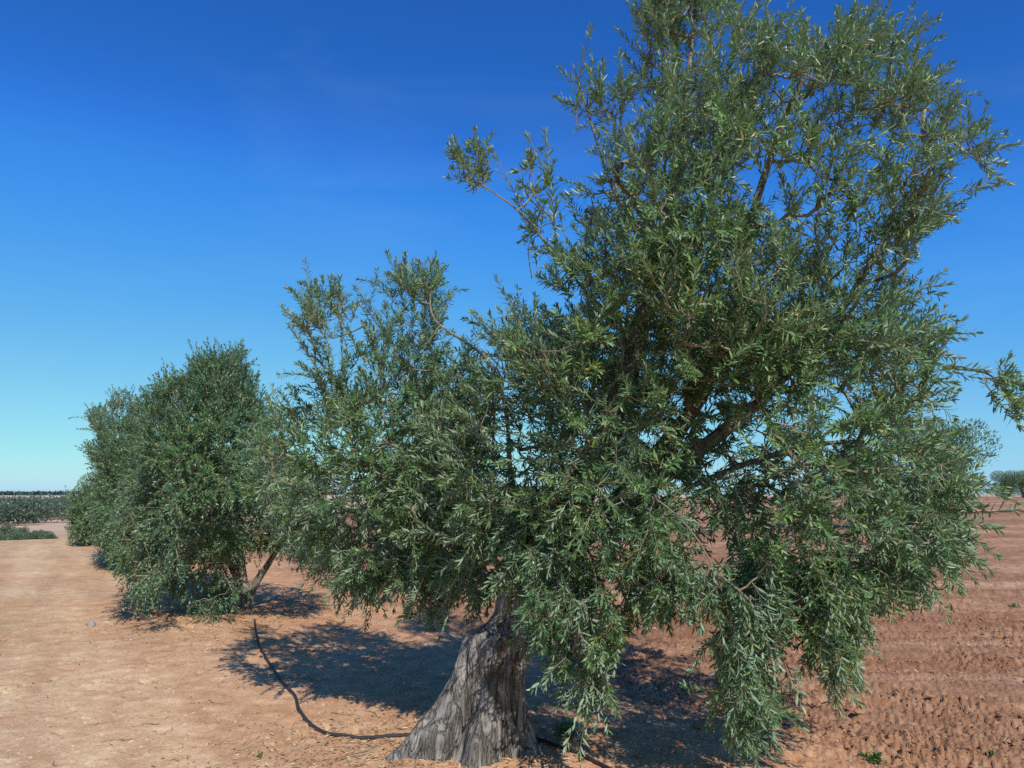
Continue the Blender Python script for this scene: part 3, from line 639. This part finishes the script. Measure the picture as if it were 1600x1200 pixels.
def place_tree(md, x, y, s, rz, label, group, name='olive_tree', dz=0.0):
    t = thing(name, (x, y, float(H(np.array(x), np.array(y))) + dz), label, 'tree', group); t.scale = (s, s, s); t.rotation_euler.z = rz
    for nm, me in zip(('crown', 'trunk'), md):
        o = bpy.data.objects.new(nm, me); COL.objects.link(o); o.parent = t
    return t
MED = [blob_tree_meshes(60 + i, 3.6, 2.0, 20000, 0.13, 0.02, M_LEAF2, 0.04) for i in range(2)]
place_tree(MED[0], -17.1, 33, .76, 1, 'olive just past the fourth one of the row, half hidden', 'olive trees of the row')
place_tree(MED[1], -21.4, 41, .8, 2, 'far end olive of the row, mostly behind nearer crowns', 'olive trees of the row')
# right-hand field: olives seen past and through the big crown
gr = 'olives of the rows across the right field'
place_tree(MED[0], 16.5, 30, 1.16, 0.5, 'blue-green olive peeking over the right shoulder of the big crown', gr)
place_tree(MED[1], 14.0, 31.0, 1.0, 1.5, 'olive hidden behind the right side of the big crown', gr)
place_tree(MED[0], 4.2, 27, 1.0, 2.5, 'olive seen through gaps behind the middle of the big crown', gr)
place_tree(MED[1], -3.0, 27, 1.0, 3.5, 'olive behind the left lobe of the big crown', gr)
for k in range(12):
    lab = ('leftmost grey-green olive of the far row across the red field', 'second olive from the left in the far row across the red field')[k] if k < 2 else 'grey-green olive in the far row running out past the right field edge'
    o = place_tree(MED[k % 2], 49.3 + k * 1.95, 77 + (k % 3) * 0.8, (0.74, 0.66, 0.78, 0.70)[k % 4], k * 1.1, lab, 'far row across the right field')
    o.scale = (o.scale.x * 1.25, o.scale.y * 1.25, o.scale.z)
FAR = [blob_tree_meshes(80 + i, 3.3, 1.9, 3600, 0.22, 0.05, M_FAR, 0.04) for i in range(3)]
r = np.random.default_rng(77)
labs = ['bright green olive nearest the red track in the hollow', 'olive in the hollow beside the bright green one', 'dark olive in the hollow at the left frame edge']
k = 0
for i in range(13):
    px = 92 - i * 8.2; d = 98 + 9 * (i % 3) + r.uniform(-2, 2); x = (px - 800) / F * d * .95; y = d * .95 - (i * 1.1)
    x = (px - 800) / F * y
    place_tree(FAR[i % 3], x, y, r.uniform(.62, .98) * (.8 if px > 45 else 1), r.uniform(0, 6), 'olive in the low strip of trees down in the hollow', 'olives in the hollow beyond the crest')

def mass(name, n, xs, ys, hs, ws, nl, leaf, lw, mat, seed, label):
    r = np.random.default_rng(seed); b = Buf(); tk = Buf()
    x = xs(r, n); y = ys(r, n, x); z = base_h(x, y); h = r.uniform(*hs, n); w = r.uniform(*ws, n)
    for i in range(n):
        u = unit(r.normal(size=(nl, 3))) * (r.random((nl, 1)) ** .3); p = np.array([x[i], y[i], z[i] + h[i] * .55]) + u * [w[i], w[i], h[i] * .45]
        p += 0.5 * np.stack([vnoise(p[:, 0] * .6, p[:, 1] * .6, p[:, 2] * .6, seed=s) for s in (1, 2, 3)], -1)
        d = unit(u + r.normal(size=u.shape) * .5 + [0, 0, .3])
        b.add(*leaves(p, d, r.normal(size=u.shape) + [0, 0, .8], leaf * r.uniform(.7, 1.3, nl), lw * r.uniform(.7, 1.3, nl), np.full(nl, .05), False))
    o = b.build(name, mat); tag(o, label, 'wood', kind='stuff'); return o
ray = lambda r, n: r.uniform(-0.80, -0.40, n)
mass('wood', 420, lambda r, n: (lambda a, d: a * d)(ray(r, n), r.uniform(225, 290, n)), lambda r, n, x: x / r.uniform(-0.80, -0.42, n), (3.6, 5.6), (1.8, 3.0), 240, .55, .2, M_PINE, 91, 'dark belt of woodland across the valley below the pale field')
mass('distant_scrub', 900, lambda r, n: r.uniform(-1350, 0, n), lambda r, n, x: np.sqrt(np.maximum(r.uniform(1450, 1900, n) ** 2 - x ** 2, 1)), (1.2, 2.6), (9, 22), 34, 6, 1.6, M_SCRUB, 92, 'thin dark scrubland line along the horizon')

# ------------------------------------------------------------------ hose
def hose():
    pts = [(398, 968), (401, 990), (408, 1012), (424, 1038), (441, 1062), (460, 1082), (468, 1106), (486, 1130), (512, 1147), (548, 1154), (600, 1157), (660, 1158), (740, 1156), (800, 1158), (846, 1167), (885, 1180), (925, 1196), (980, 1225), (1080, 1290)]
    xy = catmull(np.array([np.append(G(*p), 0) for p in pts]), 10)
    xy[:, 2] = base_h(xy[:, 0], xy[:, 1]) + detail_h(xy[:, 0], xy[:, 1])
    z = np.convolve(np.pad(xy[:, 2], 4, 'edge'), np.ones(9) / 9, 'valid'); xy[:, 2] = np.maximum(z, xy[:, 2] - 0.004) + 0.009
    v, f, tt = tube(xy, np.full(len(xy), 0.0125), 12, 0, 1); b = Buf(); b.add(v, f, tt)
    o = b.build('irrigation_hose', M_HOSE, smooth=True); tag(o, 'black drip irrigation hose snaking over the soil between the two trunks', 'hose')
hose()

# ------------------------------------------------------------------ soil crumbs, pebbles, litter
ICO_V = None
def ico():
    t = (1 + 5 ** .5) / 2
    v = unit(np.array([(-1, t, 0), (1, t, 0), (-1, -t, 0), (1, -t, 0), (0, -1, t), (0, 1, t), (0, -1, -t), (0, 1, -t), (t, 0, -1), (t, 0, 1), (-t, 0, -1), (-t, 0, 1)], float))
    f = np.array([(0, 11, 5), (0, 5, 1), (0, 1, 7), (0, 7, 10), (0, 10, 11), (1, 5, 9), (5, 11, 4), (11, 10, 2), (10, 7, 6), (7, 1, 8), (3, 9, 4), (3, 4, 2), (3, 2, 6), (3, 6, 8), (3, 8, 9), (4, 9, 5), (2, 4, 11), (6, 2, 10), (8, 6, 7), (9, 8, 1)])
    return v, f
def ico2():
    v, f = ico(); v = list(map(tuple, v)); ed = {}; nf = []
    def mid(a, b):
        k = (min(a, b), max(a, b))
        if k not in ed: m = np.array(v[a]) + v[b]; v.append(tuple(m / np.linalg.norm(m))); ed[k] = len(v) - 1
        return ed[k]
    for a, b, c in f:
        x, y, z = mid(a, b), mid(b, c), mid(c, a); nf += [(a, x, z), (b, y, x), (c, z, y), (x, y, z)]
    return np.array(v), np.array(nf)
def scatter(name, x, y, s, mat, label, seed, flat=0.62, sink=0.75, cat='soil'):
    r = np.random.default_rng(seed); v, f = ico2(); n = len(x)
    big = v[None] * (1 + 0.28 * r.normal(size=(n, 1, 1)) * 0 + 0.0)
    off = r.uniform(0, 100, (n, 1, 3)); q = v[None] * 1.3 + off
    dsp = 1 + 0.62 * vnoise(q[..., 0], q[..., 1], q[..., 2], seed=4) + 0.22 * vnoise(q[..., 0] * 2.7, q[..., 1] * 2.7, q[..., 2] * 2.7, seed=5)
    sc = r.uniform(0.7, 1.3, (n, 1, 3)) * [1, 1, flat]
    V = v[None] * dsp[..., None] * sc * s[:, None, None]
    V[..., 0] += x[:, None]; V[..., 1] += y[:, None]; V[..., 2] += (H(x, y) + s * (flat - sink * 1.2))[:, None]
    F_ = (f[None] + (np.arange(n) * len(v))[:, None, None]).reshape(-1, 3)
    o = mesh_np(name, V.reshape(-1, 3), [F_], mat, smooth=False); tag(o, label, cat, kind='stuff'); return o
r = np.random.default_rng(31)
def polar(n, r0, r1, a0, a1):
    rr = r0 * (r1 / r0) ** r.random(n); a = np.radians(r.uniform(a0, a1, n)); return rr * np.sin(a), rr * np.cos(a)
x, y = polar(70000, 3.0, 22, -40, 46); k = r.random(len(x)) < plough(x, y) * 0.95 * np.clip(0.75 + vnoise(x * 2, y * 2, seed=51), 0.15, 1)
x, y = x[k], y[k]; s = 0.004 + 0.024 * r.random(len(x)) ** 4.0
scatter('soil_clods', x, y, s, M_CLOD, 'loose red clods of the worked soil right of the trees', 33)
x, y = polar(34000, 3.0, 20, -44, 30); k = r.random(len(x)) < (1 - plough(x, y)); x, y = x[k], y[k]; s = 0.0025 + 0.008 * r.random(len(x)) ** 3.5
scatter('pebbles', x, y, s, M_PEBBLE, 'small pale pebbles and crumbs on the open soil', 34)
def stone(name, px, py, s, mat, label, cat, seed):
    r = np.random.default_rng(seed); v, f = ico2(); g = G(px, py); q = v * 1.2 + seed
    V = v * (1 + .35 * vnoise(q[:, 0], q[:, 1], q[:, 2], seed=2))[:, None] * np.array([1.2, 1, .6]) * s
    V += [g[0], g[1], float(H(g[0:1], g[1:2])[0]) + s * .25]
    b = Buf(); b.add(V, f); tag(b.build(name, mat), label, cat)
stone('stone', 143, 976, 0.055, M_STONE, 'flat grey stone lying alone on the open soil at left', 'stone', 3)
stone('soil_clod', 1342, 1112, 0.036, M_CLOD, 'big dark red clod below the hanging branches', 'clod', 5)
stone('soil_clod', 1424, 1126, 0.034, M_CLOD, 'dark clod on the worked soil, further right of the other big one', 'clod', 8)
stone('soil_clod', 1100, 1140, 0.05, M_CLOD, 'pale clod directly under the lowest hanging twigs', 'clod', 9)

def litter():
    r = np.random.default_rng(9); xs, ys = [], []
    for (cx, cy, sx, sy, n) in ((-0.7, 5.0, .55, .45, 2300), (-3.3, 10.0, .9, .8, 1500), (-1.4, 7.5, 1.3, 1.5, 900), (0.4, 5.2, .6, .5, 700), (1.5, 6.5, 2, 2, 900)):
        xs.append(r.normal(cx, sx, n)); ys.append(r.normal(cy, sy, n))
    x, y = np.concatenate(xs), np.concatenate(ys); k = y > 3; x, y = x[k], y[k]; n = len(x)
    p = np.stack([x, y, H(x, y) + 0.005], -1); a = r.uniform(0, 6.28, n); d = unit(np.stack([np.cos(a), np.sin(a), r.normal(0, .18, n)], -1))
    b = Buf(); b.add(*leaves(p, d, np.array([0, 0, 1.]) + r.normal(size=(n, 3)) * .3, r.uniform(.02, .055, n), r.uniform(.003, .0065, n), r.normal(0, .15, n), True))
    tag(b.build('leaf_litter', M_LITTER), 'dry fallen olive leaves scattered under the trees', 'litter', kind='stuff')
litter()

# ------------------------------------------------------------------ little weeds
def weed(px, py, size, n, label, seed):
    r = np.random.default_rng(seed); g = G(px, py); z = float(H(g[0:1], g[1:2])[0])
    t = thing('weed', (g[0], g[1], z), label, 'weed', 'small green weeds on the soil')
    b = Buf(); st = Buf()
    for i in range(n):
        a = r.uniform(0, 6.28); el = r.uniform(.25, 1.2); d = np.array([math.cos(a) * math.cos(el), math.sin(a) * math.cos(el), math.sin(el)]); L_ = size * r.uniform(.5, 1)
        q = catmull([np.array([g[0], g[1], z - .01]), np.array([g[0], g[1], z]) + d * L_ * .5, np.array([g[0], g[1], z]) + d * L_ * [1, 1, .8]], 4)
        v, f, tt = tube(q, np.linspace(.0025, .001, len(q)), 5); st.add(v, f, tt)
        for j in range(5):
            pp = q[3 + j]; dd = unit(d + r.normal(size=3) * .7)
            b.add(*leaves(pp[None], dd[None], (np.array([0, 0, 1.]) + r.normal(size=3) * .4)[None], np.array([size * r.uniform(.25, .5)]), np.array([size * .09]), np.array([.15]), True))
    b.build('foliage', M_WEED, t); st.build('stem', M_WEED, t)
weed(1368, 1188, 0.085, 16, 'green weed on the worked soil at the bottom right', 1)
weed(1350, 1180, 0.05, 8, 'tiny weed just left of the bottom right one', 6)
weed(700, 1192, 0.05, 9, 'tiny green sprout at the foot of the thick trunk', 2)
weed(1548, 1182, 0.05, 8, 'small weed alone near the bottom right corner', 3)
weed(1432, 922, 0.10, 9, 'weed on the field right of the lowest foliage', 4)
weed(405, 1180, 0.045, 5, 'flat little weed on the pale soil left of the hose', 5)
weed(640, 965, 0.16, 14, 'tuft of green weed in the shade left of the thick trunk', 7)
weed(672, 985, 0.12, 10, 'lower shaded weed tuft between the big tuft and the thick trunk', 8)

weed(232, 890, 0.12, 8, 'pale green weed by the soil edge left of the second tree', 9)
weed(1585, 945, 0.10, 7, 'low weed on the worked soil at the right frame edge', 10)
weed(885, 1158, 0.13, 12, 'leafy green sprout right of the thick trunk, over the hose', 11)
def fallen_twigs():
    r = np.random.default_rng(12); b = Buf()
    for i in range(70):
        c = r.normal([-0.6, 5.6], [1.0, 1.0]) if i % 2 else r.normal([-3.0, 9.5], [1.0, 1.0])
        if c[1] < 3.5: continue
        a = r.uniform(0, 6.28); L_ = r.uniform(.06, .22); q = np.array([[c[0] + math.cos(a + k * .18) * L_ * k / 3, c[1] + math.sin(a + k * .18) * L_ * k / 3, 0] for k in range(4)])
        q[:, 2] = H(q[:, 0], q[:, 1]) + 0.006; v, f, tt = tube(q, np.linspace(.0035, .0015, 4), 5); b.add(v, f, tt)
    tag(b.build('dry_twigs', M_TWIG), 'dry broken twigs scattered on the soil under the trees', 'twigs', kind='stuff')
fallen_twigs()
